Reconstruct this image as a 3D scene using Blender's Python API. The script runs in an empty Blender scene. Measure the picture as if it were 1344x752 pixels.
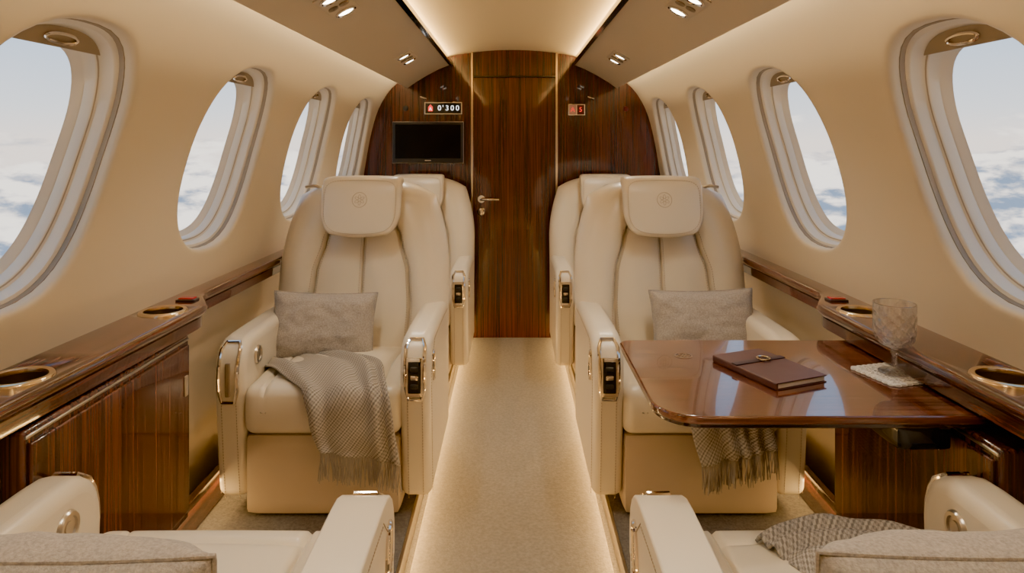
import bpy, bmesh, math, random, time
from mathutils import Vector, Matrix, Euler, noise
T0 = time.time()
random.seed(4)
C = bpy.context.scene.collection
pi = math.pi
CH = 1.3     # camera height
YB = 4.5     # bulkhead distance
Y0 = -1.0    # rear end of the modelled cabin

# ------------------------------------------------------------------ materials
def newmat(name):
    m = bpy.data.materials.new(name); m.use_nodes = True
    nt = m.node_tree; b = nt.nodes['Principled BSDF']
    return m, nt, b
def N(nt, t, **kw):
    n = nt.nodes.new(t)
    for k, v in kw.items():
        if k.startswith('_'): setattr(n, k[1:], v)
        else: n.inputs[k.replace('__', ' ')].default_value = v
    return n
def simple(name, col, rough=.5, metal=0., coat=0., bump=0, bscale=300, var=0.0, sheen=0, spec=.5):
    m, nt, b = newmat(name)
    b.inputs['Base Color'].default_value = (*col, 1)
    b.inputs['Roughness'].default_value = rough
    b.inputs['Metallic'].default_value = metal
    b.inputs['Coat Weight'].default_value = coat
    b.inputs['Coat Roughness'].default_value = .05
    b.inputs['Specular IOR Level'].default_value = spec
    b.inputs['Sheen Weight'].default_value = sheen
    tc = nt.nodes.new('ShaderNodeTexCoord')
    ns = N(nt, 'ShaderNodeTexNoise', Scale=bscale, Detail=4.)
    nt.links.new(tc.outputs['Object'], ns.inputs['Vector'])
    if bump:
        bp = N(nt, 'ShaderNodeBump', Strength=bump, Distance=.002)
        nt.links.new(ns.outputs['Fac'], bp.inputs['Height'])
        nt.links.new(bp.outputs['Normal'], b.inputs['Normal'])
    if var:
        n2 = N(nt, 'ShaderNodeTexNoise', Scale=bscale*.5 if bump else 6., Detail=3.)
        nt.links.new(tc.outputs['Object'], n2.inputs['Vector'])
        r = nt.nodes.new('ShaderNodeValToRGB')
        r.color_ramp.elements[0].position = .3; r.color_ramp.elements[1].position = .7
        r.color_ramp.elements[0].color = (*[c*(1-var) for c in col], 1)
        r.color_ramp.elements[1].color = (*[min(1, c*(1+var)) for c in col], 1)
        nt.links.new(n2.outputs['Fac'], r.inputs['Fac'])
        nt.links.new(r.outputs['Color'], b.inputs['Base Color'])
    return m
def leather(name, col, rough=.4, coat=0):
    m, nt, b = newmat(name)
    tc = nt.nodes.new('ShaderNodeTexCoord')
    v = N(nt, 'ShaderNodeTexVoronoi', Scale=420.); n = N(nt, 'ShaderNodeTexNoise', Scale=5., Detail=3.)
    nt.links.new(tc.outputs['Object'], v.inputs['Vector']); nt.links.new(tc.outputs['Object'], n.inputs['Vector'])
    bp = N(nt, 'ShaderNodeBump', Strength=.12, Distance=.001)
    nt.links.new(v.outputs['Distance'], bp.inputs['Height'])
    bp2 = N(nt, 'ShaderNodeBump', Strength=.15, Distance=.02)
    nt.links.new(n.outputs['Fac'], bp2.inputs['Height']); nt.links.new(bp.outputs['Normal'], bp2.inputs['Normal'])
    nt.links.new(bp2.outputs['Normal'], b.inputs['Normal'])
    b.inputs['Base Color'].default_value = (*col, 1); b.inputs['Roughness'].default_value = rough
    b.inputs['Coat Weight'].default_value = coat; b.inputs['Coat Roughness'].default_value = .25
    return m
def wood(name, dark, light, axis, rough=.16, coat=.6, k=1.0):
    m, nt, b = newmat(name)
    tc = nt.nodes.new('ShaderNodeTexCoord')
    mp = nt.nodes.new('ShaderNodeMapping')
    sc = [130*k, 130*k, 130*k]; sc['xyz'.index(axis)] = 1.5
    mp.inputs['Scale'].default_value = sc
    nt.links.new(tc.outputs['Object'], mp.inputs['Vector'])
    n = N(nt, 'ShaderNodeTexNoise', Scale=1., Detail=5., Roughness=.6, Distortion=.2)
    nt.links.new(mp.outputs['Vector'], n.inputs['Vector'])
    mp2 = nt.nodes.new('ShaderNodeMapping')
    sc2 = [16., 16., 16.]; sc2['xyz'.index(axis)] = .35
    mp2.inputs['Scale'].default_value = sc2
    nt.links.new(tc.outputs['Object'], mp2.inputs['Vector'])
    n2 = N(nt, 'ShaderNodeTexNoise', Scale=1., Detail=3.)
    nt.links.new(mp2.outputs['Vector'], n2.inputs['Vector'])
    ad = N(nt, 'ShaderNodeMath', _operation='MULTIPLY_ADD'); ad.inputs[1].default_value = .28
    nt.links.new(n2.outputs['Fac'], ad.inputs[0]); 
    mu = N(nt, 'ShaderNodeMath', _operation='MULTIPLY'); mu.inputs[1].default_value = .72
    nt.links.new(n.outputs['Fac'], mu.inputs[0]); nt.links.new(mu.outputs[0], ad.inputs[2])
    r = nt.nodes.new('ShaderNodeValToRGB')
    r.color_ramp.elements[0].position = .38; r.color_ramp.elements[0].color = (*dark, 1)
    r.color_ramp.elements[1].position = .64; r.color_ramp.elements[1].color = (*light, 1)
    nt.links.new(ad.outputs[0], r.inputs['Fac']); nt.links.new(r.outputs['Color'], b.inputs['Base Color'])
    b.inputs['Roughness'].default_value = rough + .12
    b.inputs['Coat Weight'].default_value = coat; b.inputs['Coat Roughness'].default_value = .03
    return m
def emis(name, col, s):
    m, nt, b = newmat(name)
    b.inputs['Base Color'].default_value = (*col, 1)
    b.inputs['Emission Color'].default_value = (*col, 1); b.inputs['Emission Strength'].default_value = s
    return m
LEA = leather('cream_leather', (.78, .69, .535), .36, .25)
LEA_SHADE = leather('shaded_leather', (.52, .405, .275), .42, .2)  # pedestal leather, with the shadow under the seat put into its darker colour
CREST = simple('crest_leather', (.50, .40, .27), .5)
STI = simple('stitch_thread', (.46, .36, .24), .8)
WALL = simple('cabin_lining', (.73, .63, .465), .42, bump=.05, bscale=500)
CEIL = simple('ceiling_lining', (.70, .565, .35), .6, bump=.05, bscale=500)
PSU = simple('overhead_lining', (.63, .53, .38), .42, bump=.05, bscale=500)
FRAME = simple('window_frame_plastic', (.82, .755, .64), .32)
BRONZE = simple('bronze_trim', (.34, .265, .175), .42, metal=.25)
GROOVE = simple('taupe_seal', (.44, .37, .28), .5)
WOODZ = wood('mahogany_vertical', (.020, .0048, .003), (.155, .037, .017), 'z', coat=1., rough=.08)
WOODC = wood('cabinet_veneer', (.020, .006, .0035), (.185, .062, .031), 'z', k=.8, coat=.7, rough=.12)
WOODY = wood('mahogany_lengthwise', (.036, .010, .0055), (.19, .060, .030), 'y', coat=1., rough=.05, k=.8)
WOODX = wood('mahogany_crosswise', (.040, .011, .006), (.235, .077, .038), 'x', rough=.03, coat=1., k=.8)
EDGE = simple('dark_edge', (.04, .012, .007), .15, coat=1.)
BLACK = simple('black_gloss', (.008, .008, .009), .08, coat=.5)
SCREEN = simple('screen_black', (.004, .005, .005), .12, spec=.35)
DGREY = simple('dark_plastic', (.03, .03, .03), .4)
CHROME = simple('polished_nickel', (.80, .72, .62), .08, metal=1.)
BRUSH = simple('brushed_nickel', (.60, .54, .46), .28, metal=1.)
BRASS = simple('brass', (.75, .60, .40), .14, metal=1.)
WELL = simple('dark_bronze_well', (.22, .15, .08), .3, metal=.9)
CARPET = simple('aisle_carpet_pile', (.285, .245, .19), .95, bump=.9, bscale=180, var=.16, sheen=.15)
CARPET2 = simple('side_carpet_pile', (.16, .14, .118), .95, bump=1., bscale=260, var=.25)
LINEN = simple('grey_linen', (.40, .355, .305), .9, bump=.8, bscale=420, var=.22, sheen=.2)
RED = simple('red_button', (.40, .012, .014), .25, coat=.5)
BOOK = leather('brown_leather', (.105, .042, .030), .42)
PAPER = simple('page_edges', (.72, .64, .50), .8)
LACE = simple('lace_thread', (.80, .78, .73), .8)
LAMP = emis('lamp_lens', (1, .90, .72), 12)
DIG = emis('digit_white', (.9, .95, 1), 1.8)
DIGR = emis('digit_red', (1, .05, .04), 1.2)

def glassmat():
    m = bpy.data.materials.new('crystal'); m.use_nodes = True; nt = m.node_tree; nt.nodes.clear()
    o = nt.nodes.new('ShaderNodeOutputMaterial'); mx = nt.nodes.new('ShaderNodeMixShader')
    g = nt.nodes.new('ShaderNodeBsdfGlass'); g.inputs['IOR'].default_value = 1.5; g.inputs['Roughness'].default_value = 0.
    t = nt.nodes.new('ShaderNodeBsdfTransparent'); mx.inputs[0].default_value = .40
    gl = nt.nodes.new('ShaderNodeBsdfGlossy'); gl.inputs['Roughness'].default_value = .08
    m2 = nt.nodes.new('ShaderNodeMixShader'); m2.inputs[0].default_value = .12
    nt.links.new(g.outputs[0], mx.inputs[1]); nt.links.new(t.outputs[0], mx.inputs[2])
    nt.links.new(mx.outputs[0], m2.inputs[1]); nt.links.new(gl.outputs[0], m2.inputs[2]); nt.links.new(m2.outputs[0], o.inputs[0])
    return m
CRYSTAL = glassmat()
def panemat():
    m = bpy.data.materials.new('window_pane'); m.use_nodes = True; nt = m.node_tree; nt.nodes.clear()
    o = nt.nodes.new('ShaderNodeOutputMaterial'); mx = nt.nodes.new('ShaderNodeMixShader')
    t = nt.nodes.new('ShaderNodeBsdfTransparent'); g = nt.nodes.new('ShaderNodeBsdfGlossy')
    g.inputs['Roughness'].default_value = .02; mx.inputs[0].default_value = .04
    nt.links.new(t.outputs[0], mx.inputs[1]); nt.links.new(g.outputs[0], mx.inputs[2]); nt.links.new(mx.outputs[0], o.inputs[0])
    return m
PANE = panemat()
def houndstooth():
    m, nt, b = newmat('houndstooth_wool')
    tc = nt.nodes.new('ShaderNodeTexCoord')
    mp = nt.nodes.new('ShaderNodeMapping'); nt.links.new(tc.outputs['UV'], mp.inputs['Vector'])
    ck = N(nt, 'ShaderNodeTexChecker', Scale=1.)
    nt.links.new(mp.outputs['Vector'], ck.inputs['Vector'])
    mp.inputs['Scale'].default_value = (150, 150, 150)
    wv = N(nt, 'ShaderNodeTexWave', Scale=1., _wave_type='BANDS', _bands_direction='DIAGONAL')
    wv.inputs['Scale'].default_value = .45
    nt.links.new(mp.outputs['Vector'], wv.inputs['Vector'])
    a = N(nt, 'ShaderNodeMath', _operation='MULTIPLY_ADD'); a.inputs[1].default_value = .5
    h = N(nt, 'ShaderNodeMath', _operation='MULTIPLY'); h.inputs[1].default_value = .5
    nt.links.new(ck.outputs['Fac'], a.inputs[0]); nt.links.new(wv.outputs['Fac'], h.inputs[0]); nt.links.new(h.outputs[0], a.inputs[2])
    r = nt.nodes.new('ShaderNodeValToRGB')
    r.color_ramp.elements[0].color = (.19, .165, .135, 1); r.color_ramp.elements[1].color = (.52, .47, .40, 1)
    nt.links.new(a.outputs[0], r.inputs['Fac']); nt.links.new(r.outputs['Color'], b.inputs['Base Color'])
    b.inputs['Roughness'].default_value = .95
    bp = N(nt, 'ShaderNodeBump', Strength=.5, Distance=.002)
    nt.links.new(a.outputs[0], bp.inputs['Height']); nt.links.new(bp.outputs['Normal'], b.inputs['Normal'])
    return m
HOUND = houndstooth()
WOOL = simple('wool_fringe', (.34, .30, .25), .95)

# ------------------------------------------------------------------ helpers
def mk(name, verts, faces, mat, parent=None, loc=(0, 0, 0), rot=None, ang=40, bevel=0, seg=3, mi=None, merge=False, **props):
    me = bpy.data.meshes.new(name); me.from_pydata([tuple(v) for v in verts], [], faces)
    mats = mat if isinstance(mat, (list, tuple)) else [mat]
    for m in mats: me.materials.append(m)
    if mi: 
        for p, i in zip(me.polygons, mi): p.material_index = i
    bm = bmesh.new(); bm.from_mesh(me)
    if merge: bmesh.ops.remove_doubles(bm, verts=bm.verts, dist=1e-5)
    bmesh.ops.recalc_face_normals(bm, faces=bm.faces)
    bm.to_mesh(me); bm.free()
    me.polygons.foreach_set('use_smooth', [True]*len(me.polygons))
    if ang is not None: me.set_sharp_from_angle(angle=math.radians(ang))
    ob = bpy.data.objects.new(name, me); C.objects.link(ob)
    ob.location = loc
    if rot: ob.rotation_euler = rot
    if parent: ob.parent = parent
    if bevel:
        md = ob.modifiers.new('b', 'BEVEL'); md.width = bevel; md.segments = seg; md.limit_method = 'ANGLE'; md.angle_limit = math.radians(40)
    for k, v in props.items(): ob[k] = v
    return ob
def empty(name, loc, rot=None, **props):
    e = bpy.data.objects.new(name, None); C.objects.link(e); e.location = loc; e.empty_display_size = .1
    if rot: e.rotation_euler = rot
    for k, v in props.items(): e[k] = v
    return e
def boxg(x0, x1, y0, y1, z0, z1):
    v = [(x, y, z) for x in (x0, x1) for y in (y0, y1) for z in (z0, z1)]
    f = [(0, 1, 3, 2), (4, 6, 7, 5), (0, 4, 5, 1), (2, 3, 7, 6), (0, 2, 6, 4), (1, 5, 7, 3)]
    return v, f
def box(name, x0, x1, y0, y1, z0, z1, mat, bevel=.004, **kw):
    v, f = boxg(min(x0, x1), max(x0, x1), min(y0, y1), max(y0, y1), min(z0, z1), max(z0, z1))
    return mk(name, v, f, mat, bevel=bevel, **kw)
class G:
    def __init__(s): s.v = []; s.f = []; s.m = []
    def add(s, v, f, mi=0):
        o = len(s.v); s.v += [tuple(p) for p in v]; s.f += [tuple(i+o for i in q) for q in f]; s.m += [mi]*len(f); return s
    def xf(s, M): s.v = [tuple(M @ Vector(p)) for p in s.v]; return s
def revolve(prof, n=40, closed=False, axis=None):
    v = []; f = []
    for r, z in prof:
        for i in range(n):
            a = 2*pi*i/n; v.append((r*math.cos(a), r*math.sin(a), z))
    k = len(prof)
    for j in range(k-1):
        for i in range(n):
            i2 = (i+1) % n; f.append((j*n+i, j*n+i2, (j+1)*n+i2, (j+1)*n+i))
    return v, f
def tube(path, r, n=8, closed=False):
    path = [Vector(p) for p in path]; v = []; f = []; k = len(path); up = Vector((0.13, .27, .95))
    prev = None
    for i, p in enumerate(path):
        a = path[(i-1) % k] if (closed or i > 0) else p; b = path[(i+1) % k] if (closed or i < k-1) else p
        t = (b-a).normalized()
        if prev is None: x = t.cross(up).normalized()
        else: x = (prev - t*prev.dot(t)).normalized()
        prev = x; y = t.cross(x)
        rr = r(i/(k-1)) if callable(r) else r
        for j in range(n):
            q = 2*pi*j/n; v.append(tuple(p + x*math.cos(q)*rr + y*math.sin(q)*rr))
    for i in range(k if closed else k-1):
        i2 = (i+1) % k
        for j in range(n):
            j2 = (j+1) % n; f.append((i*n+j, i*n+j2, i2*n+j2, i2*n+j))
    if not closed: f.append(tuple(range(n))); f.append(tuple((k-1)*n+j for j in range(n)))
    return v, f
def prism(prof, a0, a1, axis='x'):
    n = len(prof); v = []
    for a in (a0, a1):
        for p in prof:
            if axis == 'x': v.append((a, p[0], p[1]))
            elif axis == 'y': v.append((p[0], a, p[1]))
            else: v.append((p[0], p[1], a))
    f = [tuple(range(n)), tuple(range(2*n-1, n-1, -1))]
    for i in range(n): j = (i+1) % n; f.append((i, j, n+j, n+i))
    return v, f
def rounded(half, r, n=14, deform=None, center=(0, 0, 0)):
    hx, hy, hz = half; v = []; f = []
    def pt(p):
        q = [p[0]*hx, p[1]*hy, p[2]*hz]; c = [max(-(h-r), min(h-r, a)) for a, h in zip(q, half)]
        d = Vector([a-b for a, b in zip(q, c)])
        if d.length > 1e-9:
            d = d.normalized()*r
        w = Vector(c)+d
        if deform: w = Vector(deform(w.x, w.y, w.z))
        return w + Vector(center)
    ts = [-1+2*i/n for i in range(n+1)]
    ts = [t*.72+.28*math.sin(t*pi/2)*1.0 for t in ts]
    for ax in range(3):
        for s in (-1, 1):
            o = len(v)
            for a in ts:
                for b in ts:
                    p = [0, 0, 0]; p[ax] = s; p[(ax+1) % 3] = a; p[(ax+2) % 3] = b; v.append(pt(p))
            m = n+1
            for i in range(n):
                for j in range(n): f.append((o+i*m+j, o+(i+1)*m+j, o+(i+1)*m+j+1, o+i*m+j+1))
    return v, f
def interp(tab, x):
    if x <= tab[0][0]: return tab[0][1]
    for (a, va), (b, vb) in zip(tab, tab[1:]):
        if x <= b:
            t = (x-a)/(b-a); t = t*t*(3-2*t)*.5 + t*.5; return va+(vb-va)*t
    return tab[-1][1]
def catmull(P, n=8):
    P = [Vector(p) for p in P]; Q = [P[0]*2-P[1]]+P+[P[-1]*2-P[-2]]; out = []
    for i in range(1, len(Q)-2):
        a, b, c, d = Q[i-1:i+3]
        for k in range(n):
            t = k/n; out.append(.5*((2*b)+(c-a)*t+(2*a-5*b+4*c-d)*t*t+(3*b-a-3*c+d)*t**3))
    out.append(P[-1]); return out
def dashes(g, path, ln=.006, gap=.004, r=.0009):
    path = [Vector(p) for p in path]; L = 0.0; k = 0; per = ln+gap
    for a, b in zip(path, path[1:]):
        d = (b-a); D = d.length
        if D < 1e-6: continue
        t = d/D; x = t.cross(Vector((.3, .5, .8))).normalized(); y = t.cross(x)
        while k*per < L+D:
            pos = max(0.0, k*per-L); k += 1
            p = a+t*pos; e = a+t*(pos+ln)
            vs = [q+x*r*sx+y*r*sy for q in (p, e) for sx, sy in ((-1, -1), (1, -1), (1, 1), (-1, 1))]
            g.add(vs, [(0, 1, 5, 4), (1, 2, 6, 5), (2, 3, 7, 6), (3, 0, 4, 7)])
        L += D
def light(kind, name, loc, d=None, energy=10, col=(1, 1, 1), **kw):
    l = bpy.data.lights.new(name, kind); l.energy = energy; l.color = col
    for k, v in kw.items(): setattr(l, k, v)
    o = bpy.data.objects.new(name, l); C.objects.link(o); o.location = loc
    if d is not None: o.rotation_euler = Vector(d).to_track_quat('-Z', 'Y').to_euler()
    return o

# ------------------------------------------------------------------ cabin shell
wp = catmull([(x, 0, z) for x, z in [(.60, .462), (.70, .418), (.80, .340), (.880, .21), (.928, .05), (.96, -.12), (.985, -.28), (1.002, -.41), (1.016, -.52), (1.035, -.75), (1.04, -1.0), (1.04, -1.3)]], 12)
WP = []; s = 0
for i, p in enumerate(wp):
    if i: s += (p-wp[i-1]).length
    WP.append((s, p.x, p.z))
SMAX = WP[-1][0]
def prof(s):
    if s <= 0: return WP[0][1], WP[0][2], WP[0], WP[1]
    for a, b in zip(WP, WP[1:]):
        if s <= b[0]+1e-9:
            t = (s-a[0])/(b[0]-a[0]); return a[1]+(b[1]-a[1])*t, a[2]+(b[2]-a[2])*t, a, b
    a, b = WP[-2], WP[-1]; return b[1], b[2], a, b
def nrm(s):
    e = .02; a = prof(max(0, s-e)); b = prof(min(SMAX, s+e)); dx = b[0]-a[0]; dz = b[1]-a[1]; L = math.hypot(dx, dz)
    return -dz/L, dx/L*.25
def sm(t): t = max(0, min(1, t)); return t*t*(3-2*t)
def kx(y, z): return 1+.033*(YB-y)*sm((.50-z)/.80)
def P(side, y, s, n=0):
    x, z, _, _ = prof(s); nx, nz = nrm(s); x += nx*n; z += nz*n
    return (side*x*kx(y, z), y, z+CH)
def s_of_z(z):
    for a, b in zip(WP, WP[1:]):
        if b[2] <= z: return a[0]+(b[0]-a[0])*(a[2]-z)/(a[2]-b[2])
def wallx(y, z):
    x, zz, _, _ = prof(s_of_z(z-CH)); return x*kx(y, z-CH)
SC = s_of_z(-.055); SA = SC-.40; SB = SC+.385
WA, WB, WN = .272, .322, 2.5
wins = [1.465, 2.405, 3.28, 4.12]
cells = [(1.06, 1.94), (1.94, 2.83), (2.83, 3.70), (3.70, 4.52)]
M = 14
def se(th, a, b):
    c, s_ = math.cos(th), math.sin(th); r = (abs(c/a)**WN+abs(s_/b)**WN)**(-1/WN); return r*c, r*s_
def lin(a, b, n): return [a+(b-a)*i/n for i in range(n+1)]
def build_wall(side, name):
    g = G()
    ysets = [lin(Y0, 1.06, 20)]+[lin(a, b, M) for a, b in cells]
    for ci, ys in enumerate(ysets):
        for (s0, s1, k) in ((0, SA, 6), (SA, SB, M), (SB, SMAX, 10)):
            if ci > 0 and s0 == SA: continue
            ss = lin(s0, s1, k); v = [P(side, y, s_) for y in ys for s_ in ss]; m = k+1
            g.add(v, [(i*m+j, (i+1)*m+j, (i+1)*m+j+1, i*m+j+1) for i in range(len(ys)-1) for j in range(k)])
    for c, (y0, y1) in zip(wins, cells):
        ys = lin(y0, y1, M); ss = lin(SA, SB, M)
        per = [(y, SA) for y in ys[:-1]]+[(y1, s_) for s_ in ss[:-1]]+[(y, SB) for y in reversed(ys[1:])]+[(y0, s_) for s_ in reversed(ss[1:])]
        rings = []
        inner = [(0.028, 0), (.015, .0), (.008, .002), (.003, .007), (.0, .016), (-.001, .034)]
        for k in range(7):
            t = k/7; row = []
            for (y, s_) in per:
                th = math.atan2(s_-SC, y-c); ex, ey = se(th, WA+.028, WB+.028)
                row.append(P(side, y+(c+ex-y)*t, s_+(SC+ey-s_)*t))
            rings.append(row)
        for off, n in inner:
            rings.append([P(side, c+se(math.atan2(s_-SC, y-c), WA+off, WB+off)[0], SC+se(math.atan2(s_-SC, y-c), WA+off, WB+off)[1], n) for y, s_ in per])
        n = len(per); v = [p for r in rings for p in r]
        g.add(v, [(j*n+i, j*n+(i+1) % n, (j+1)*n+(i+1) % n, (j+1)*n+i) for j in range(len(rings)-1) for i in range(n)])
    mk(name, g.v, g.f, WALL, ang=60, merge=True, kind='structure', label='cream curved cabin side lining with oval window openings')
build_wall(-1, 'wall_left'); build_wall(1, 'wall_right')

def build_window(side, c, idx):
    K = 84
    cen = Vector(P(side, c, SC, .05))
    prf = [(0.006, .026, 0), (-.003, .028, 0), (-.004, .040, 1), (-.012, .043, 1), (-.014, .047, 1), (-.018, .070, 1), (-.023, .073, 2), (-.027, .074, 1), (-.030, .078, 1), (-.034, .099, 1), (-.038, .101, 1), (-.046, .116, 1), (-.050, .118, 1)]
    g = G(); rows = []
    for off, n, m in prf:
        rows.append([Vector(P(side, c+se(2*pi*i/K, WA+off, WB+off)[0], SC+se(2*pi*i/K, WA+off, WB+off)[1], n))-cen for i in range(K)])
    v = [p for r in rows for p in r]; g.v = v
    for j in range(len(rows)-1):
        for i in range(K): g.f.append((j*K+i, j*K+(i+1) % K, (j+1)*K+(i+1) % K, (j+1)*K+i)); g.m.append(prf[j][2])
    w = mk('window_%d' % idx, g.v, g.f, [BRONZE, FRAME, GROOVE], ang=45, loc=cen, mi=g.m, kind='structure', label='oval cabin window with stepped cream and bronze frame')
    a, b = WA-.045, WB-.045
    v = [Vector(P(side, c, SC, .114))-cen]
    for q in (.5, 1.):
        v += [Vector(P(side, c+se(2*pi*i/K, a*q, b*q)[0], SC+se(2*pi*i/K, a*q, b*q)[1], .114))-cen for i in range(K)]
    f = [(0, 1+i, 1+(i+1) % K) for i in range(K)]+[(1+i, 1+(i+1) % K, 1+K+(i+1) % K, 1+K+i) for i in range(K)]
    mk('glass_pane', v, f, PANE, parent=w)
    a, b = WA-.020, WB-.020; g = G(); lo = -b*.86; cols = 24
    for n in (.070, .076):
        for r in range(5):
            for i in range(cols+1):
                yy = -1+2*i/cols
                ymax = a*(1-(abs(lo)/b)**WN)**(1/WN)
                y_ = yy*ymax*.99
                top = -b*(1-(abs(y_)/a)**WN)**(1/WN)
                g.v.append(Vector(P(side, c+y_, SC+lo+(top-lo)*r/4, n))-cen)
    m = cols+1
    for L in range(2):
        for r in range(4):
            for i in range(cols): o = L*5*m; g.f.append((o+r*m+i, o+r*m+i+1, o+(r+1)*m+i+1, o+(r+1)*m+i))
    for i in range(cols): g.f.append((i, i+1, 5*m+i+1, 5*m+i))
    mk('window_shade', g.v, g.f, BRONZE, parent=w, label='raised bronze window shade')
    pts = [Vector(P(side, c+.050*math.cos(t), SC+lo-.018+.010*math.sin(t), .066))-cen for t in [2*pi*i/28 for i in range(28)]]
    tv, tf = tube(pts, .004, 6, closed=True)
    mk('shade_handle', tv, tf, CHROME, parent=w, label='oval nickel shade pull')
wi = 1
for sd in (-1, 1):
    for c in wins: build_window(sd, c, wi); wi += 1

# ceiling
cp = catmull([(x, 0, z) for x, z in [(-.60, .462), (-.50, .522), (-.40, .560), (-.2, .590), (0, .60), (.2, .590), (.40, .560), (.50, .522), (.60, .462)]], 6)
v = []; ysn = lin(Y0, YB+.02, 12)
for y in ysn:
    for p in cp: v.append((p.x, y, p.z+CH))
m = len(cp)
mk('ceiling', v, [(i*m+j, (i+1)*m+j, (i+1)*m+j+1, i*m+j+1) for i in range(12) for j in range(m-1)], CEIL, ang=80, kind='structure', label='arched cream ceiling panel lit by cove lighting')
t_i = 1
for sd in (-1, 1):
    top = [(.405, .502), (.48, .472), (.56, .430), (.63, .388), (.69, .346)]
    q = [(x*sd, z+CH) for x, z in top]+[((x+.008)*sd, z+.022+CH) for x, z in reversed(top)]
    vv, ff = prism(q, Y0, YB-.005, 'y')
    mk('trim_%d' % t_i, vv, ff, PSU, bevel=.004, kind='structure', label='cream overhead side panel carrying reading lights'); t_i += 1
    vv, ff = prism([(.386*sd, .497+CH), (.408*sd, .490+CH), (.414*sd, .526+CH), (.396*sd, .532+CH)], Y0, YB-.006, 'y')
    mk('trim_%d' % t_i, vv, ff, BLACK, bevel=.002, kind='structure', label='glossy black strip along the ceiling cove'); t_i += 1
# bulkheads
def section(y):
    a = [(p.x, p.z+CH) for p in cp]
    r = [P(1, y, SMAX*i/60)[::2] for i in range(1, 61)]; l = [(-x, z) for x, z in reversed(r)]
    return l+a+r
for nm, ya, yb_, mt, lb in (('wall_back', YB, YB+.04, WOODZ, 'dark mahogany bulkhead closing the cabin'), ('wall_front', Y0-.04, Y0, WALL, 'cream rear bulkhead')):
    vv, ff = prism(section(min(ya, YB)), ya, yb_, 'y'); mk(nm, vv, ff, mt, kind='structure', label=lb)
# floor
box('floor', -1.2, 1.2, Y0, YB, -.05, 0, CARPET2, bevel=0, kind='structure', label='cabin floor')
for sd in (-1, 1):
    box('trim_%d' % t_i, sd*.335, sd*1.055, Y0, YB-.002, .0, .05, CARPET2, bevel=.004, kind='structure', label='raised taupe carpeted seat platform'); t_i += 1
    box('trim_%d' % t_i, sd*.325, sd*.336, Y0, YB-.002, .0, .056, BRUSH, bevel=.002, kind='structure', label='metal edge rail beside the aisle'); t_i += 1
    box('baseboard_left' if sd < 0 else 'baseboard_right', sd*1.015, sd*1.04, Y0, YB-.002, .05, .16, WOODY, kind='structure', label='mahogany baseboard')
box('aisle_carpet', -.305, .305, Y0+.01, YB-.03, 0, .014, CARPET, bevel=.004, label='beige loop-pile runner carpet along the aisle', category='carpet')

# door & strips
d = box('door_1', -.255, .285, YB-.03, YB+.0, .0, 1.715, WOODZ, bevel=.004, kind='structure', label='dark mahogany cabin door')
g = G()
g.add(*revolve([(0, 0), (.024, 0), (.026, .004), (.024, .01), (0, .01)], 24)); g.xf(Matrix.Rotation(pi/2, 4, 'X'))
hv, hf = tube([(0, -.01, 0), (0, -.045, 0), (.012, -.052, 0), (.10, -.05, 0), (.115, -.048, 0)], .008, 10); g.add(hv, hf)
mk('door_handle', g.v, g.f, CHROME, parent=d, loc=(-.20, YB-.03, .92), label='nickel lever handle')
g = G(); g.add(*revolve([(0, 0), (.026, 0), (.027, .004), (.022, .012), (.010, .014), (.006, .009), (0, .009)], 28)); g.xf(Matrix.Rotation(pi/2, 4, 'X'))
mk('door_lock', g.v, g.f, CHROME, parent=d, loc=(-.20, YB-.03, .838), label='round nickel lock')
for x in (-.262, .292):
    box('trim_%d' % t_i, x-.007, x+.007, YB-.036, YB, 0, 1.885, BRASS, bevel=.002, kind='structure', label='thin brass strip beside the door'); t_i += 1
box('trim_%d' % t_i, -.255, .285, YB-.034, YB, 1.717, 1.727, EDGE, bevel=.002, kind='structure', label='dark door head trim'); t_i += 1
for x in (-.40, .43):
    box('trim_%d' % t_i, x-.003, x+.003, YB-.006, YB, 0, 1.86, EDGE, bevel=.001, kind='structure', label='dark seam strip in the bulkhead veneer'); t_i += 1

def textmesh(s, size, mat, parent, loc, name='lettering', sx=1, **kw):
    cu = bpy.data.curves.new(name, 'FONT'); cu.body = s; cu.size = size; cu.extrude = .0008; cu.align_x = 'CENTER'; cu.align_y = 'CENTER'; cu.space_character = 1.1
    o = bpy.data.objects.new('tmp', cu); C.objects.link(o); bpy.context.view_layer.update()
    me = bpy.data.meshes.new_from_object(o.evaluated_get(bpy.context.evaluated_depsgraph_get()))
    bpy.data.objects.remove(o); me.materials.clear(); me.materials.append(mat)
    t = bpy.data.objects.new(name, me); C.objects.link(t); t.parent = parent; t.location = loc; t.rotation_euler = (pi/2, 0, 0)
    for k, v in kw.items(): t[k] = v
    return t
# television
tv = empty('television', (-.55, YB, 1.29), label='slim black flat screen mounted on the mahogany bulkhead', category='television')
box('tv_housing', -.232, .232, -.035, 0, -.135, .135, DGREY, bevel=.006, parent=tv)
box('tv_screen', -.214, .214, -.037, -.034, -.104, .118, SCREEN, bevel=.001, parent=tv)
box('bezel_badge', -.02, .02, -.0375, -.034, -.121, -.114, CHROME, bevel=.001, parent=tv)
g = G(); g.add(*tube([(-.232, -.034, -.135), (.232, -.034, -.135), (.232, -.034, .135), (-.232, -.034, .135)], .0022, 6, True))
mk('bezel_edge', g.v, g.f, BRUSH, parent=tv)
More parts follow.
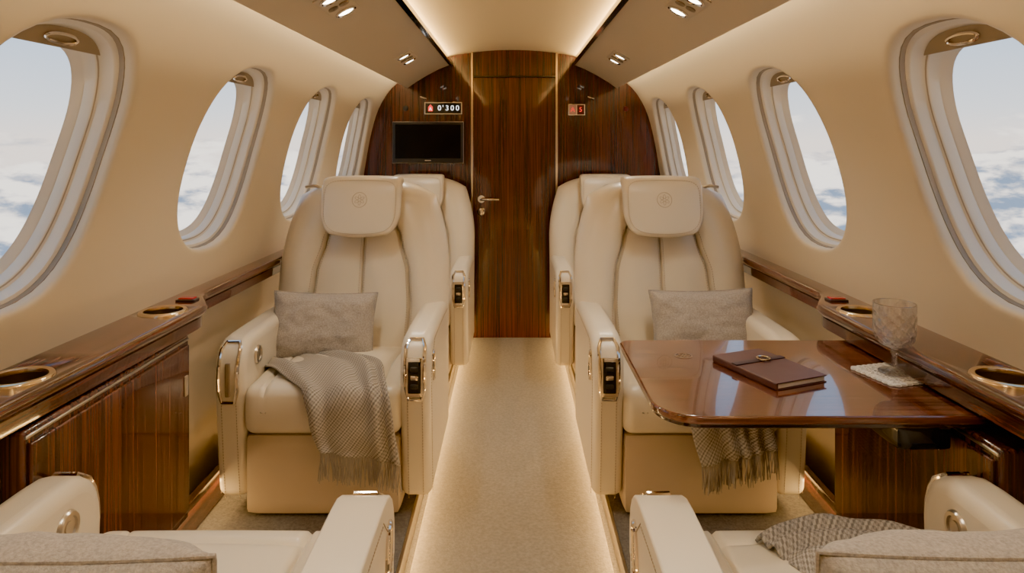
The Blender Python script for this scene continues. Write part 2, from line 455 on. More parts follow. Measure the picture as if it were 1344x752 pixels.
# clock display
ck = empty('digital_display', (-.452, YB, 1.515), label='small lit digital display in a nickel frame', category='display')
box('display_frame', -.125, .125, -.016, 0, -.042, .042, CHROME, bevel=.004, parent=ck)
box('display_face', -.117, .117, -.019, -.012, -.034, .034, BLACK, bevel=.001, parent=ck)
textmesh("0", .048, DIG, ck, (-.024, -.0195, 0), 'digit')
textmesh("'", .048, DIG, ck, (-.001, -.0195, .0), 'digit_separator')
for i, ch in enumerate("300"): textmesh(ch, .048, DIG, ck, (.026+.034*i, -.0195, 0), 'digit')
g = G(); g.add(*prism([(-.098, -.020), (-.068, -.020), (-.068, .008), (-.083, .024), (-.098, .008)], -.0205, -.018, 'y')); mk('warning_icon', g.v, g.f, DIGR, parent=ck)
textmesh("A", .028, DIG, ck, (-.083, -.021, -.006), 'icon_letter')
# sign
sg = empty('seat_sign', (.425, YB, 1.505), label='small lit red cabin sign in a nickel frame', category='sign')
box('sign_frame', -.056, .056, -.014, 0, -.038, .038, CHROME, bevel=.003, parent=sg)
SD = simple('sign_dark', (.10, .012, .010), .4)
box('sign_face', -.050, -.003, -.017, -.01, -.031, .031, simple('sign_rose', (.45, .28, .22), .4), bevel=.001, parent=sg)
box('sign_face', .003, .050, -.017, -.01, -.031, .031, SD, bevel=.001, parent=sg)
textmesh("A", .042, DIGR, sg, (-.026, -.0175, 0), 'sign_letter'); textmesh("5", .042, DIGR, sg, (.026, -.0175, 0), 'sign_letter')
for x, z, mt, lb in ((-.70, 1.515, DGREY, 'small black round sensor on the bulkhead'), (.75, 1.512, simple('dim_red', (.10, .008, .008), .3), 'small dark red round indicator on the bulkhead')):
    v, f = revolve([(0, -.012), (.012, -.012), (.017, -.008), (.018, 0)], 24)
    g = G().add(v, f).xf(Matrix.Rotation(-pi/2, 4, 'X')); g.v = [(a, -abs(b), c) for a, b, c in g.v]
    mk('indicator', g.v, g.f, mt, loc=(x, YB, z), label=lb, category='indicator')
for x in (-.60, .50):
    v, f = tube([(0, .004, 0), (0, -.02, 0), (.02, -.026, -.008), (.04, -.026, -.014)], .005, 8)
    mk('coat_hook', v, f, CHROME, loc=(x, YB, 1.59), label='small nickel hook on the mahogany bulkhead', category='hook')

# ------------------------------------------------------------------ side ledges
def inner_x(y):
    return wallx(y, .80) - (.070 + .090*(1-sm((y-2.07)/.22)))
cups = [(2.00, .056), (1.44, .056)]
for sd in (-1, 1):
    ys = lin(Y0+.005, 1.9, 10)+lin(1.95, 2.4, 16)+lin(2.5, YB-.005, 8)
    v = []
    def sec(xi, xo):
        r = .017; pts = [(xo, .80)]
        for i in range(7):
            a = pi/2+pi*i/6*1.0; pts.append((xi+r+r*math.cos(a), .80-r+r*math.sin(a)))
        pts += [(xi+r+.004, .764), (xi+.016, .760), (xi+.016, .730), (xi+.024, .724), (xo, .724)]
        return pts
    for y in ys:
        xi = inner_x(y); xo = wallx(y, .80)-.0005
        for x, z in sec(xi, xo): v.append((sd*x, y, z))
    m = 13; f = [(i*m+j, (i+1)*m+j, (i+1)*m+(j+1) % m, i*m+(j+1) % m) for i in range(len(ys)-1) for j in range(m)]
    f += [tuple(range(m)), tuple((len(ys)-1)*m+j for j in range(m))]
    led = mk('side_ledge', v, f, WOODY, ang=40, label='glossy mahogany side ledge running below the windows', category='ledge', group='cabin side ledges')
    for cy, r in cups:
        cx = sd*(inner_x(cy)+.084)
        cv, cf = prism([(cx+r*math.cos(2*pi*i/48), cy+r*math.sin(2*pi*i/48)) for i in range(48)], .70, .90, 'z')
        cut = mk('cut', cv, cf, DGREY); md = led.modifiers.new('c', 'BOOLEAN'); md.object = cut; md.operation = 'DIFFERENCE'; md.solver = 'EXACT'
        bpy.context.view_layer.update()
        me = bpy.data.meshes.new_from_object(led.evaluated_get(bpy.context.evaluated_depsgraph_get()))
        led.modifiers.clear(); led.data = me; bpy.data.objects.remove(cut)
        cu = empty('cup_holder', (cx, cy, .80), label='round metal-rimmed cup holder sunk in the mahogany ledge', category='cup holder', group='ledge cup holders')
        pv, pf = revolve([(r-.004, -.004), (r-.003, .004), (r+.001, .0065), (r+.006, .006), (r+.010, .003), (r+.011, .0)], 48)
        mk('cup_rim', pv, pf, BRASS, parent=cu)
        pv, pf = revolve([(r-.003, .002), (r-.005, -.058), (r-.009, -.064), (0, -.064)], 48)
        mk('cup_well', pv, pf, WELL, parent=cu, label='dark bronze cup well')
    bx = inner_x(2.1)
    rt = empty('call_button', (sd*(bx+.078), 2.14, .80), label='small red call button on the mahogany ledge', category='button')
    vv, ff = rounded((.030, .020, .004), .003, 8); mk('button_bezel', vv, ff, EDGE, parent=rt, loc=(0, 0, .003), merge=True)
    vv, ff = rounded((.024, .015, .005), .003, 8); mk('button_cap', vv, ff, RED, parent=rt, loc=(0, 0, .006), merge=True)

# cabinets under the ledge
for sd in (-1, 1):
    fx = inner_x(1.7)+.020; ct = 0 if sd < 0 else -.034
    cab = empty('side_cabinet', (sd*fx, 1.68, .17), label='glossy striped mahogany cabinet under the side ledge', category='cabinet', group='side cabinets')
    D = wallx(1.7, .4)-fx-.035
    def L(x0, x1, *a, **k): return box(k.pop('n'), sd*x0, sd*x1, *a, parent=cab, **k)
    L(0.0, D, -.33, .365, .0, .552+ct, WOODC, n='cabinet_body', bevel=.008)
    L(-.008, .002, -.315, .352, .03, .525+ct, WOODC, n='cabinet_door', bevel=.004)
    L(-.004, .004, -.325, .360, .536+ct, .543+ct, BRUSH, n='cabinet_trim', bevel=.002, label='thin nickel rail')
    L(-.013, -.006, .318, .336, .38, .44, BRUSH, n='cabinet_latch', bevel=.003, label='small nickel latch')

# ------------------------------------------------------------------ overhead units
ang = math.atan2(.156, .285)
for sd in (-1, 1):
    for y in (.75, 2.16, 3.56):
        u = empty('reading_light_unit', (sd*.553, y, .4345+CH), rot=(0, sd*ang, 0), label='overhead reading light unit with air vents in the side panel', category='light fixture', group='overhead reading lights')
        vv, ff = rounded((.046, .14, .004), .003, 6); mk('mounting_plate', vv, ff, PSU, parent=u, loc=(0, 0, -.003), merge=True)
        for dy in (-.095, .095):
            v, f = revolve([(.036, 0), (.037, -.006), (.031, -.009), (.027, -.006), (.026, -.004)], 28); mk('lamp_bezel', v, f, CHROME, parent=u, loc=(0, dy, -.005))
            v, f = revolve([(.027, -.004), (.014, -.007), (0, -.008)], 24); mk('lamp_lens', v, f, LAMP, parent=u, loc=(0, dy, -.005), label='glowing warm lamp lens')
        for dx in (-.019, .019):
            g = G()
            for r in (.016, .011, .006): g.add(*revolve([(r, 0), (r+.001, -.006-.02*(.014-r)), (r-.003, -.006), (r-.003, 0)], 20))
            mk('air_vent', g.v, g.f, BRONZE, parent=u, loc=(dx, 0, -.006))
        for dy in (-.095, .095):
            light('SPOT', 'reading_lamp', (sd*.553-sd*.006, y+dy, .4345+CH-.03), (-.15*sd, -.1, -1), 9, (1, .90, .74), spot_size=2.1, spot_blend=.8, shadow_soft_size=.025)

# cove and floor light strips
Lc = YB-Y0-.1; yc = (YB+Y0)/2
for sd in (-1, 1):
    light('AREA', 'cove_light', (sd*.435, yc, .525+CH), (-sd*1, 0, .40), 17, (1, .69, .31), shape='RECTANGLE', size=Lc, size_y=.012)
    light('AREA', 'wall_wash_light', (sd*.672, yc, .385+CH), (sd*1, 0, .15), 22, (1, .78, .47), shape='RECTANGLE', size=Lc, size_y=.014)
    light('AREA', 'aisle_light', (sd*.322, yc, .045), (-sd*1, 0, -.60), 9.5, (1, .60, .20), shape='RECTANGLE', size=Lc, size_y=.01)
    light('AREA', 'floor_edge_light', (sd*1.01, yc+.8, .14), (-sd*1, 0, -.8), 5, (1, .64, .25), shape='RECTANGLE', size=3.6, size_y=.01)
print('shell done', time.time()-T0)

# ------------------------------------------------------------------ chairs
def yb(z): return .20+(z-.42)*.26
def seam(z): return interp([(.36, .195), (.62, .205), (.75, .195), (.88, .158), (1.0, .112), (1.13, .085)], z)
def bw(z): return .362-.098*max(0, (z-.74)/.40)**1.9
def bsurf(x, z, t=.5):
    w = bw(z); a = max(-1, min(1, x/w)); xs = seam(z)
    D = .056*max(0, 1-abs(a)**6)**.5
    ax = abs(x)
    if ax < xs: f = ax/xs; D += .024*max(0, math.sin(pi*f))**.5
    else: f = (ax-xs)/(w-xs); D += .052*max(0, math.sin(pi*min(1, f**.78)))**.55
    D -= .009*math.exp(-((x)/.004)**2)+.014*math.exp(-((ax-xs)/.005)**2)
    tt = max(0, 1-max(0, t)**12)**.5
    return yb(z)-D*tt
def make_backrest():
    nx, nz = 230, 64; g = G()
    for layer in (0, 1):
        for j in range(nz+1):
            t = j/nz; t = math.sin(t*pi/2)*.5+t*.5
            for i in range(nx+1):
                u = -1+2*i/nx; a = .7*u+.3*math.sin(u*pi/2)
                zt = 1.128-.055*abs(a)**4-.012*a*a
                z = .34+(zt-.34)*t; x = a*bw(z)
                if layer == 0: y = bsurf(x, z, t)
                else: y = yb(z)+.085*max(0, 1-abs(a)**6)**.5*max(0, 1-t**10)**.5
                g.v.append((x, y, z))
    m = nx+1; o = m*(nz+1)
    for j in range(nz):
        for i in range(nx):
            for q in (0, o): g.f.append((q+j*m+i, q+j*m+i+1, q+(j+1)*m+i+1, q+(j+1)*m+i))
    for i in range(nx): g.f.append((i, i+1, o+i+1, o+i))
    return g
BACK = make_backrest()
def hdef(x, z):
    k = 1.04
    if z < 0: k *= 1-.24*(min(1, abs(z)/.118))**2.6
    w_ = (1-(x/.165)**2)
    z2 = z + (-.016*w_*min(1, -z/.118) if z < 0 else .004*w_*min(1, z/.118))
    return x*k, z2
def hfront(x, z):
    return -.034 - .012*(1-(x/.165)**2)*(1-(z/.12)**2)+.26*z + (.02*((z-.05)/.07)**2 if z > .05 else 0)
def make_headrest():
    def dfm(x, y, z):
        x2, z2 = hdef(x, z)
        yy = y - .012*(1-(x/.165)**2)*(1-(z/.12)**2)
        yy += .26*z
        if z > .05: yy += .02*((z-.05)/.07)**2
        if y > 0 and z > .05: yy += .05*(z-.05)/.07
        return x2, yy, z2
    v, f = rounded((.158, .034, .114), .020, 26, dfm); return v, f
HR = make_headrest()
HRC = (0, .268, 1.032)
HOFF = Vector((0, .060, 0))
def chair(side, loc, rotz, recline, Ta, To, lab, grp):
    R = empty('cabin_chair', (loc[0], loc[1], .05), rot=(0, 0, rotz), label=lab, category='chair', group=grp)
    O = (0, 0, -.05)
    def q(name, v, f, mat, **k):
        k.setdefault('loc', O); k.setdefault('parent', R); return mk(name, v, f, mat, **k)
    v, f = rounded((.258, .305, .135), .020, 10, center=(0, -.078, .19)); q('pedestal', v, f, LEA_SHADE, merge=True)
    def sd_(x, y, z):
        top = max(0, z/.075)
        z2 = z + (.020*(1-(x/.264)**2)*(1-(y/.31)**2) - .035*sm((y+.12)/.43))*top
        if z > 0: z2 -= .010*math.exp(-((abs(x)-.19)/.005)**2)+.010*math.exp(-((y+.235)/.006)**2)*(1 if abs(x) < .19 else 0)
        y2 = y-(.014*(1-(z/.08)**2) if y < 0 else 0)
        return x, y2, z2
    v, f = rounded((.260, .308, .083), .034, 50, sd_, center=(0, -.080, .403)); q('seat_cushion', v, f, LEA, merge=True, label='stitched cream leather seat cushion')
    HG = Vector((0, .2, .42)); rr = (-recline, 0, 0)
    hl = (0, .2, .37)
    b = q('backrest', [tuple(Vector(p)-HG) for p in BACK.v], BACK.f, LEA, merge=True, ang=60, loc=hl, rot=rr, label='channel-stitched cream leather backrest')
    h = mk('headrest', [tuple(Vector(p)+Vector(HRC)-HG-HOFF) for p in HR[0]], HR[1], LEA, parent=b, merge=True, ang=60, label='cream leather headrest pad with embossed crest')
    g = G()
    for s_ in (-1, 1):
        for e in (-.012, .012):
            dashes(g, [Vector((s_*(seam(z)+e), bsurf(s_*(seam(z)+e), z)-.0008, z))-HG for z in lin(.50, .92, 30)])
    for e in (-.010, .010): dashes(g, [Vector((e, bsurf(e, z)-.0008, z))-HG for z in lin(.50, .89, 24)])
    mk('stitching', g.v, g.f, STI, parent=b, ang=None, kind='stuff')
    hc = Vector(HRC)-HG-HOFF
    g = G(); path = []
    for i in range(81):
        t = 2*pi*i/80; c, s_ = math.cos(t), math.sin(t); r = (abs(c)**6+abs(s_)**6)**(-1/6)
        x = .143*r*c; z = .100*r*s_; x2, z2 = hdef(x, z)
        path.append(Vector((x2, hfront(x, z)-.0006, z2))+hc)
    dashes(g, path); mk('stitching', g.v, g.f, STI, parent=h, ang=None, kind='stuff')
    g = G()
    def E(x, z): zz = z+.024; x2, z2 = hdef(x, zz); return hc+Vector((x2, hfront(x, zz)-.0002, z2))
    g.add(*tube([E(.029*math.cos(2*pi*i/32), .029*math.sin(2*pi*i/32)) for i in range(32)], .0012, 6, True))
    for k in range(6):
        a = k*pi/3+pi/6; ca, sa = math.cos(a), math.sin(a)
        g.add(*tube([E(ca*(.0125+.008*math.cos(t))-sa*.0046*math.sin(t), sa*(.0125+.008*math.cos(t))+ca*.0046*math.sin(t)) for t in [2*pi*i/12 for i in range(12)]], .0009, 5, True))
    mk('crest', g.v, g.f, CREST, parent=h, label='embossed leather crest')
    for k, T in ((side, Ta), (-side, To)):
        xi_, xo_ = .257, .360
        x0, x1 = sorted((k*xi_, k*xo_))
        pr = [(-.355, .10), (-.372, .25), (-.388, .42), (-.396, T-.16), (-.398, T-.12), (-.395, T-.088), (-.386, T-.058), (-.370, T-.033), (-.346, T-.014), (-.314, T-.003), (-.27, T), (-.15, T), (.05, T-.004), (.20, T-.012), (.27, T-.03), (.285, T-.07), (.285, .10)]
        v, f = prism(pr, x0, x1); arm = q('armrest', v, f, LEA, bevel=.030, seg=7, ang=35, label='cream leather armrest panel')
        g = G()
        for xx in (x0+.027, x1-.027):
            dashes(g, [(xx, y-.0008, z) for y, z in pr[:4]])
        xo = k*(xo_+.0006)
        dashes(g, [(xo, y+.032, z) for y, z in pr[:5]]+[(xo, y, z-.032) for y, z in pr[10:14]])
        mk('stitching', g.v, g.f, STI, parent=arm, ang=None, kind='stuff')
        fr = [(-.3925, T-.20)]+pr[3:9]
        def off(i, d):
            a = Vector(fr[max(0, i-1)]); b_ = Vector(fr[min(len(fr)-1, i+1)]); t = (b_-a).normalized(); n_ = Vector((-t.y, t.x)); p = Vector(fr[i])+n_*d; return p
        e1 = []; e2 = []
        for i in range(len(fr)):
            p = off(i, .001); ins = .020+.010*(1 if i in (0, len(fr)-1) else 0); e1.append(Vector((x0+ins, p.x, p.y))); e2.append(Vector((x1-ins, p.x, p.y)))
        g = G().add(*tube(e1+list(reversed(e2)), .0065, 8, True)); 
        mk('arm_trim', g.v, g.f, CHROME, parent=arm, label='polished nickel arm trim')
        xm = (x0+x1)/2
        if k == side:
            yf = -.397
            mk('control_panel', *rounded((.029, .006, .064), .004, 6), CHROME, parent=arm, loc=(xm, yf, T-.125), rot=(-.03, 0, 0), merge=True, label='nickel seat control panel')
            mk('control_recess', *rounded((.022, .004, .052), .003, 5), BLACK, parent=arm, loc=(xm, yf-.004, T-.125), rot=(-.03, 0, 0), merge=True, label='black recessed switch bay')
            for dz in (-.028, .0, .028): mk('switch', *rounded((.013, .004, .008), .003, 4), CHROME if dz == 0 else DGREY, parent=arm, loc=(xm, yf-.008, T-.125+dz), merge=True)
            g = G(); g.add(*tube([(0, .020*math.cos(t), .052*math.sin(t)) for t in [2*pi*i/32 for i in range(32)]], .006, 8, True))
            mk('side_latch', g.v, g.f, CHROME, parent=arm, loc=(k*(xo_+.001), -.315, T-.110), rot=(.25, 0, 0), label='oval nickel recline latch')
            mk('latch_recess', *rounded((.002, .017, .048), .0019, 5), DGREY, parent=arm, loc=(k*(xo_+.001), -.315, T-.110), rot=(.25, 0, 0), merge=True)
            mk('latch_lever', *rounded((.004, .008, .03), .0035, 5), CHROME, parent=arm, loc=(k*(xo_+.001), -.315, T-.110), rot=(.25, 0, 0), merge=True)
        else:
            v, f = rounded((.009, .005, .056), .004, 6); mk('metal_inlay', v, f, BRONZE, parent=arm, loc=(xm, -.397, T-.125), merge=True, label='slim bronze inlay on the arm front')
            g = G(); g.add(*revolve([(0, .006), (.012, .006), (.013, .003), (.020, .003), (.021, .008), (.028, .008), (.031, .004), (.032, 0)], 36))
            g.xf(Matrix.Rotation(-k*pi/2, 4, 'Y'))
            mk('arm_button', g.v, g.f, BRUSH, parent=arm, loc=(k*xi_, -.27, T-.078), label='round nickel recline button')
    v, f = tube([(-side*.205, .345, 1.095), (-side*.235, .340, 1.104), (-side*.275, .345, 1.098)], .007, 8)
    mk('shoulder_handle', [tuple(Vector(p)-HG) for p in v], f, BRUSH, parent=b, label='brushed nickel shoulder handle')
    return R
lab = 'cream leather cabin chair with stitched channels'
def copychair(src, loc, sc_=1):
    def cp_(o, par):
        kids = list(o.children)
        n = o.copy(); C.objects.link(n)
        if par: n.parent = par
        for c in kids: cp_(c, n)
        return n
    r = cp_(src, None); r.location = (loc[0], loc[1], .05); r.scale = (sc_,)*3; return r
cl = chair(1, (-.63, 2.65), 0, 0, .645, .635, lab+', cushion and throw', 'forward cabin chairs')
cr = chair(-1, (.63, 2.65), 0, 0, .645, .635, lab+', beside the table', 'forward cabin chairs')
for s_, x in ((cl, -.575), (cr, .575)):
    r = copychair(s_, (x, 3.97), .95); r['label'] = lab+', by the bulkhead'
chair(-1, (-.61, 1.06), pi, .66, .585, .625, 'reclined '+lab, 'near cabin chairs')
chair(1, (.61, 1.06), pi, .66, .585, .625, 'reclined '+lab, 'near cabin chairs')
print('chairs done', time.time()-T0)

# ------------------------------------------------------------------ cushions and throws
def pillow(loc, rot, w=.40, h=.25, t=.12, seed=0, label=''):
    nx, nz = 48, 36; g = G()
    for L in (-1, 1):
        for j in range(nz+1):
            for i in range(nx+1):
                u = -1+2*i/nx; v = -1+2*j/nz
                u = u*.75+.25*math.sin(u*pi/2); v = v*.75+.25*math.sin(v*pi/2)
                x = w/2*u*(1-.055*(1-v*v)); z = h/2*v*(1-.07*(1-u*u))
                th = max(0, (1-u**4))**.55*max(0, (1-v**4))**.55
                n = noise.noise(Vector((u*2+seed, v*2, L*1.5)))*.016+noise.noise(Vector((u*5+seed, v*5, L*3)))*.008
                n += .007*math.sin((u*u+v*v)*9+seed)*abs(u*v)
                g.v.append((x, L*(t/2*th+n*th*(1-.3*th)), z))
    m = nx+1; o = m*(nz+1)
    for j in range(nz):
        for i in range(nx):
            for q in (0, o): g.f.append((q+j*m+i, q+j*m+i+1, q+(j+1)*m+i+1, q+(j+1)*m+i))
    ob = empty('throw_pillow', loc, rot=rot, label=label, category='pillow', group='grey linen cushions')
    mk('pillow_cover', g.v, g.f, LINEN, parent=ob, merge=True, ang=None)
    pp = []
    for i in range(121):
        t_ = 4*i/120; k = int(t_) % 4; a = -1+2*(t_-int(t_))
        u, v = [(a, -1), (1, a), (-a, 1), (-1, -a)][k]
        pp.append((w/2*u*(1-.055*(1-v*v)), 0, h/2*v*(1-.07*(1-u*u))))
    mk('piping', *tube(pp[:-1], .0035, 6, True), LINEN, parent=ob)
pillow((-.735, 2.66, .575), (-.34, .04, .10), h=.27, t=.15, seed=1, label='small grey linen cushion leaning on the chair back')
pillow((.745, 2.66, .585), (-.34, -.04, -.10), h=.27, t=.15, seed=5, label='small grey linen cushion on the chair beside the table')
pillow((-.605, .90, .640), (.42, .03, .05), w=.46, h=.34, t=.15, seed=9, label='grey linen cushion leaning on the reclined chair back')
pillow((.615, .90, .645), (.42, -.03, -.05), w=.46, h=.34, t=.15, seed=13, label='grey linen cushion leaning on the reclined chair back')

def throw(secs, label, fold=.010, fringe=True, nf=5, seed=0, fr0=False, fdir=(0, -.02, -1), fl=.08):
    A = catmull([s_[0] for s_ in secs], 10); B = catmull([s_[1] for s_ in secs], 10)
    nu = 56; rows = len(A); v = []; uvs = []; Ls = 0
    for r in range(rows):
        if r: Ls += ((A[r]-A[r-1]).length+(B[r]-B[r-1]).length)/2
        a, b = A[r], B[r]; a2 = A[min(rows-1, r+1)]; a1 = A[max(0, r-1)]
        t = ((a2-a1)+(B[min(rows-1, r+1)]-B[max(0, r-1)])).normalized(); w = (b-a)
        n = w.cross(t).normalized()
        if n.dot(Vector((0, -1, 1))) < 0: n = -n
        for i in range(nu+1):
            u = i/nu
            d = fold*(.5+.5*math.sin((u+.12*math.sin(u*5+seed))*nf*2*pi+seed+r*.05))+fold*.9*noise.noise(Vector((u*3+seed, r*.09, seed)))+.004
            v.append(a+w*u+n*d); uvs.append((u*w.length, Ls))
    m = nu+1; f = [(r*m+i, r*m+i+1, (r+1)*m+i+1, (r+1)*m+i) for r in range(rows-1) for i in range(nu)]
    root = empty('throw_blanket', v[0], label=label, category='blanket', group='houndstooth throws')
    o = Vector(v[0]); vv = [p-o for p in v]
    me = mk('woven_cloth', vv, f, HOUND, parent=root, ang=None)
    uv = me.data.uv_layers.new(name='UVMap')
    for lp in me.data.loops: uv.data[lp.index].uv = uvs[lp.vertex_index]
    md = me.modifiers.new('s', 'SOLIDIFY'); md.thickness = .006; md.offset = 0
    g = G(); last = vv[-m:]; rnd = random.Random(seed)
    fd = Vector(fdir).normalized()
    for i in range(0, nu+1):
        for sub in (0, .5):
            if i == nu and sub: continue
            p = last[i] if not sub else (last[i]+last[i+1])/2
            l = fl*(.8+.4*rnd.random()); dx = rnd.uniform(-.008, .008)
            g.add(*tube([p, p+fd*l*.5+Vector((dx, -.003, 0)), p+fd*l+Vector((dx*1.6, rnd.uniform(-.004, .004), 0))], .0017, 4))
    mk('fringe', g.v, g.f, WOOL, parent=root, kind='stuff')
throw([((-.93, 2.55, .47), (-.72, 2.60, .472)), ((-.88, 2.44, .492), (-.58, 2.52, .495)), ((-.79, 2.33, .500), (-.47, 2.42, .502)), ((-.70, 2.25, .489), (-.42, 2.268, .492)), ((-.665, 2.212, .44), (-.39, 2.214, .445)), ((-.640, 2.208, .35), (-.375, 2.21, .34)), ((-.615, 2.206, .305), (-.36, 2.21, .255))],
      'grey houndstooth wool throw with fringe draped over the seat edge', seed=1, fold=.020, nf=4)
throw([((.44, 2.60, .472), (.70, 2.56, .472)), ((.45, 2.46, .495), (.76, 2.42, .497)), ((.50, 2.32, .500), (.80, 2.32, .500)), ((.545, 2.25, .489), (.815, 2.25, .489)), ((.565, 2.212, .44), (.83, 2.212, .44)), ((.585, 2.208, .34), (.84, 2.208, .36)), ((.61, 2.206, .255), (.85, 2.206, .31))],
      'grey houndstooth wool throw with fringe hanging below the table', seed=3, fold=.020, nf=4)
throw([((.49, 1.37, .492), (.58, 1.16, .49)), ((.57, 1.41, .500), (.63, 1.15, .505)), ((.66, 1.415, .504), (.70, 1.12, .508)), ((.75, 1.41, .500), (.77, 1.10, .505)), ((.845, 1.38, .49), (.85, 1.10, .49))],
      'grey houndstooth wool throw bunched on the seat', fold=.016, nf=4, seed=6, fdir=(.8, -.6, 0), fl=.015)

# ------------------------------------------------------------------ table
TZ = .722
tx1 = inner_x(1.6)+.055
tb = empty('folding_table', (.65, 1.665, TZ), label='glossy mahogany fold-out cabin table with rounded corners', category='table')
def tprof(off=0, r1=.035, r2=.095):
    x0, x1, y0, y1 = .308+off-.65, tx1-.65-off*.2, 1.43+off-1.665, 1.985-off-1.665
    P_ = []
    def arc(cx, cy, r, a0, a1, n=10):
        for i in range(n+1): a = a0+(a1-a0)*i/n; P_.append((cx+r*math.cos(a), cy+r*math.sin(a)))
    arc(x0+r2, y0+r2, r2, pi, 1.5*pi); arc(x1-.02, y0+.02, .02, 1.5*pi, 2*pi, 4); arc(x1-.02, y1-.02, .02, 0, .5*pi, 4); arc(x0+r1, y1-r1, r1, .5*pi, pi)
    return P_
v, f = prism(tprof(), -.018, 0, 'z'); mk('tabletop', v, f, WOODX, parent=tb, bevel=.005, seg=3, ang=30)
v, f = prism(tprof(.006), -.027, -.017, 'z'); mk('table_edge', v, f, EDGE, parent=tb, bevel=.002, label='dark lower edge band')
for yy in (-.16, .16):
    v, f = prism([(.10, -.027), (tx1-.72, -.027), (tx1-.72, -.10), (.22, -.045)], yy-.012, yy+.012, 'y'); mk('support_bracket', v, f, BRUSH, parent=tb, bevel=.003)
mk('hinge_housing', *rounded((.06, .20, .03), .01, 6, center=(tx1-.65-.120, 0, -.058)), BLACK, parent=tb, merge=True)
def onT(px, py, h=0):
    dz = CH-TZ-h; dd = dz/(py-185)*896; return (px-672)*dd/896, dd
g = G()
cx, cy = onT(897, 467); cx -= .65; cy -= 1.665
g.add(*tube([(cx+.022*math.cos(t), cy+.022*math.sin(t), .0006) for t in [2*pi*i/32 for i in range(32)]], .0012, 6, True))
for k in range(6):
    a = k*pi/3; g.add(*tube([(cx+math.cos(a)*(.010+.007*math.cos(t))-math.sin(a)*.004*math.sin(t), cy+math.sin(a)*(.010+.007*math.cos(t))+math.cos(a)*.004*math.sin(t), .0006) for t in [2*pi*i/12 for i in range(12)]], .0009, 5, True))
mk('inlaid_crest', g.v, g.f, BRONZE, parent=tb, label='fine inlaid crest')
# notebook
bang = math.atan2(-.925, .38)
bx_, by_ = onT(1007, 479, .016)
bk = empty('notebook', (bx_, by_, TZ), rot=(0, 0, bang), label='closed dark brown leather notebook with strap', category='book')
mk('page_block', *rounded((.110, .073, .0062), .002, 5, center=(0, .001, .0086)), PAPER, parent=bk, merge=True)
mk('back_cover', *rounded((.114, .077, .0014), .0013, 5, center=(0, 0, .0014)), BOOK, parent=bk, merge=True)
mk('front_cover', *rounded((.114, .077, .0018), .0016, 8, center=(0, 0, .0160)), BOOK, parent=bk, merge=True)
mk('spine', *rounded((.114, .004, .0088), .0038, 6, center=(0, -.075, .0088)), BOOK, parent=bk, merge=True)
mk('strap', *rounded((.010, .079, .0016), .0014, 5, center=(-.030, .0, .0190)), simple('strap_leather', (.035, .012, .010), .4), parent=bk, merge=True)
mk('strap_ring', *tube([(-.030+.016*math.cos(t), .015+.016*math.sin(t), .0226) for t in [2*pi*i/28 for i in range(28)]], .0026, 8, True), CHROME, parent=bk, label='nickel ring clasp')
# lace coaster
gx, gy = onT(1174, 492)
g = G(); w = .066; K = 8
for i in range(K+1):
    p = -w+2*w*i/K
    for sgn in (0, 1):
        pts = []
        for j in range(33):
            q_ = -w+2*w*j/32; wob = .0024*math.sin(j*pi/2.0+i*pi); pts.append((p+wob, q_, .0018) if sgn == 0 else (q_, p+wob, .0026))
        g.add(*tube(pts, .0016, 5))
for i in range(K):
    for j in range(K):
        x = -w+2*w*(i+.5)/K; y = -w+2*w*(j+.5)/K
        g.add(*tube([(x+.0045*math.cos(t), y+.0045*math.sin(t), .002) for t in [2*pi*k/10 for k in range(10)]], .0013, 4, True))
for k in range(32):
    e = k // 8; a = -w+2*w*((k % 8)+.5)/8; cx_, cy_ = [(a, -w), (w, a), (a, w), (-w, a)][e]
    g.add(*tube([(cx_+.0085*math.cos(t), cy_+.0085*math.sin(t), .002) for t in [2*pi*k_/12 for k_ in range(12)]], .0015, 4, True))
mk('lace_coaster', g.v, g.f, LACE, loc=(gx, gy, TZ+.0005), rot=(0, 0, .28), label='white crocheted lace coaster on the table', category='coaster')
# crystal goblet
outer = [(.0, .0), (.020, .0), (.034, .001), (.037, .003), (.034, .0055), (.018, .009), (.008, .016), (.0062, .03), (.006, .042), (.0095, .050), (.007, .057), (.014, .063), (.034, .072), (.045, .086), (.0485, .104), (.0492, .130), (.0490, .155), (.0488, .172)]
inner_ = [(.0480, .1735), (.0462, .172), (.0464, .155), (.0466, .130), (.0457, .104), (.041, .088), (.028, .077), (.0, .074)]
O1 = catmull([(r, 0, z) for r, z in outer], 7); I1 = catmull([(r, 0, z) for r, z in inner_], 3); v = []
for idx, p in enumerate(O1+I1):
    for i in range(140):
        a = 2*pi*i/140; r = max(0.0, p.x); z = p.z
        if idx < len(O1) and .074 < z < .152 and r > .03:
            A1 = (a*10/(2*pi)+z*36) % 1; A2 = (a*10/(2*pi)-z*36) % 1
            r -= .0018*max(0, 1-abs(A1-.5)*3.5)+.0018*max(0, 1-abs(A2-.5)*3.5)*.8
        v.append((r*math.cos(a), r*math.sin(a), z))
m = 140; f = [(j*m+i, j*m+(i+1) % m, (j+1)*m+(i+1) % m, (j+1)*m+i) for j in range(len(O1+I1)-1) for i in range(m)]
mk('crystal_goblet', v, f, CRYSTAL, loc=(gx, gy, TZ+.005), ang=12, merge=True, label='cut crystal stemmed goblet standing on the lace coaster', category='glass')

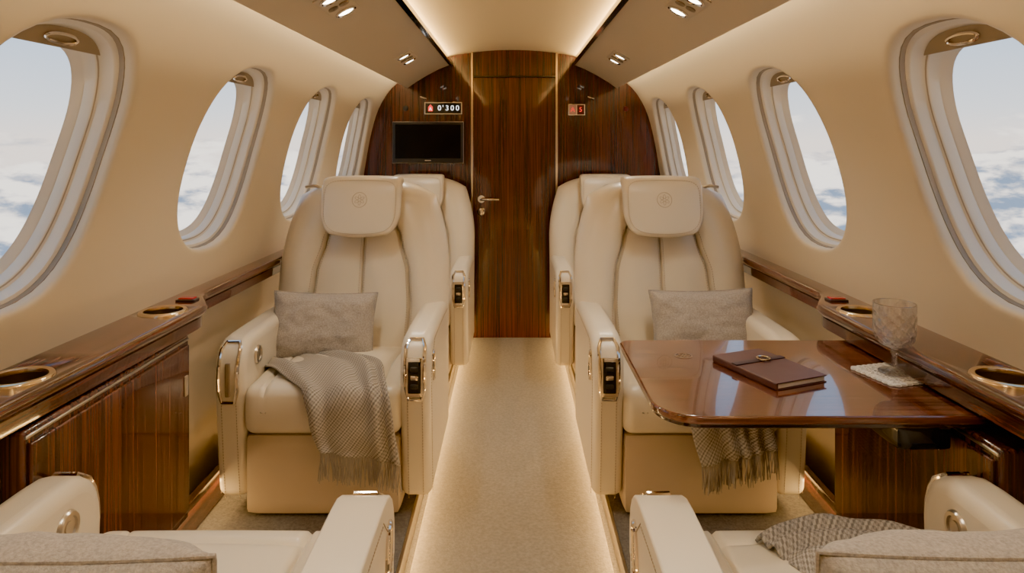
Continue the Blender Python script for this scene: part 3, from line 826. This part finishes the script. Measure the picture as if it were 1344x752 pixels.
# ------------------------------------------------------------------ sky outside
w = bpy.data.worlds.new('sky'); bpy.context.scene.world = w; w.use_nodes = True; nt = w.node_tree; nt.nodes.clear()
out = nt.nodes.new('ShaderNodeOutputWorld'); bg = nt.nodes.new('ShaderNodeBackground'); nt.links.new(bg.outputs[0], out.inputs[0])
tc = nt.nodes.new('ShaderNodeTexCoord'); sp = nt.nodes.new('ShaderNodeSeparateXYZ'); nt.links.new(tc.outputs['Generated'], sp.inputs[0])
def MA(op, a=None, b=None, c=None):
    n = nt.nodes.new('ShaderNodeMath'); n.operation = op
    for i, x in enumerate((a, b, c)):
        if x is None: continue
        if isinstance(x, (int, float)): n.inputs[i].default_value = x
        else: nt.links.new(x, n.inputs[i])
    return n.outputs[0]
z = sp.outputs['Z']
ab = MA('ADD', MA('ABSOLUTE', z), .40)
def cvec(dz):
    cb = nt.nodes.new('ShaderNodeCombineXYZ')
    nt.links.new(MA('DIVIDE', sp.outputs['X'], ab), cb.inputs[0]); nt.links.new(MA('DIVIDE', sp.outputs['Y'], ab), cb.inputs[1])
    nt.links.new(MA('DIVIDE', MA('MULTIPLY', MA('ADD', z, dz), 1.9), ab), cb.inputs[2]); return cb
def cn(dz):
    n1 = N(nt, 'ShaderNodeTexNoise', Scale=5.0, Detail=9., Roughness=.55, Distortion=.1); nt.links.new(cvec(dz).outputs[0], n1.inputs['Vector']); return n1.outputs['Fac']
na = cn(0.); nb_ = cn(.022)
# cloud relief: density difference towards the light above gives lit tops and shaded bases
rel = MA('ADD', MA('MULTIPLY', na, .75), MA('MULTIPLY', MA('SUBTRACT', na, nb_), 1.5))
rel = MA('ADD', rel, .125)
low = nt.nodes.new('ShaderNodeValToRGB'); nt.links.new(rel, low.inputs['Fac'])
e = low.color_ramp.elements; e[0].position = .36; e[0].color = (.20, .27, .39, 1); e[1].position = .64; e[1].color = (1.05, .98, .89, 1)
x = low.color_ramp.elements.new(.45); x.color = (.38, .42, .50, 1); x = low.color_ramp.elements.new(.51); x.color = (.62, .61, .62, 1); x = low.color_ramp.elements.new(.56); x.color = (.86, .81, .77, 1)
up = nt.nodes.new('ShaderNodeValToRGB'); nt.links.new(z, up.inputs['Fac'])
e = up.color_ramp.elements; e[0].position = 0; e[0].color = (.88, .78, .70, 1); e[1].position = .5; e[1].color = (.24, .38, .60, 1)
x = e.new(.04); x.color = (.68, .70, .73, 1); x = e.new(.14); x.color = (.43, .55, .70, 1)
hz = MA('ADD', MA('MULTIPLY_ADD', z, 24., 1.2), MA('MULTIPLY_ADD', na, -9., 4.5))
hzc = nt.nodes.new('ShaderNodeClamp'); nt.links.new(hz, hzc.inputs[0])
mx = nt.nodes.new('ShaderNodeMix'); mx.data_type = 'RGBA'
nt.links.new(hzc.outputs[0], mx.inputs[0]); nt.links.new(low.outputs['Color'], mx.inputs[6]); nt.links.new(up.outputs['Color'], mx.inputs[7])
nt.links.new(mx.outputs[2], bg.inputs['Color']); bg.inputs['Strength'].default_value = 1.9

# ------------------------------------------------------------------ camera
cam = bpy.data.cameras.new('camera'); co = bpy.data.objects.new('camera', cam); C.objects.link(co)
co.location = (0, 0, CH); co.rotation_euler = (pi/2, 0, 0); cam.lens = 24; cam.sensor_width = 36; cam.shift_y = -191/1344; cam.clip_start = .02
sc = bpy.context.scene; sc.camera = co
try:
    sc.view_settings.view_transform = 'AgX'; sc.view_settings.look = 'AgX - Punchy'; sc.view_settings.exposure = 0.82
except Exception as ex_: print(ex_)
print('script done', time.time()-T0)
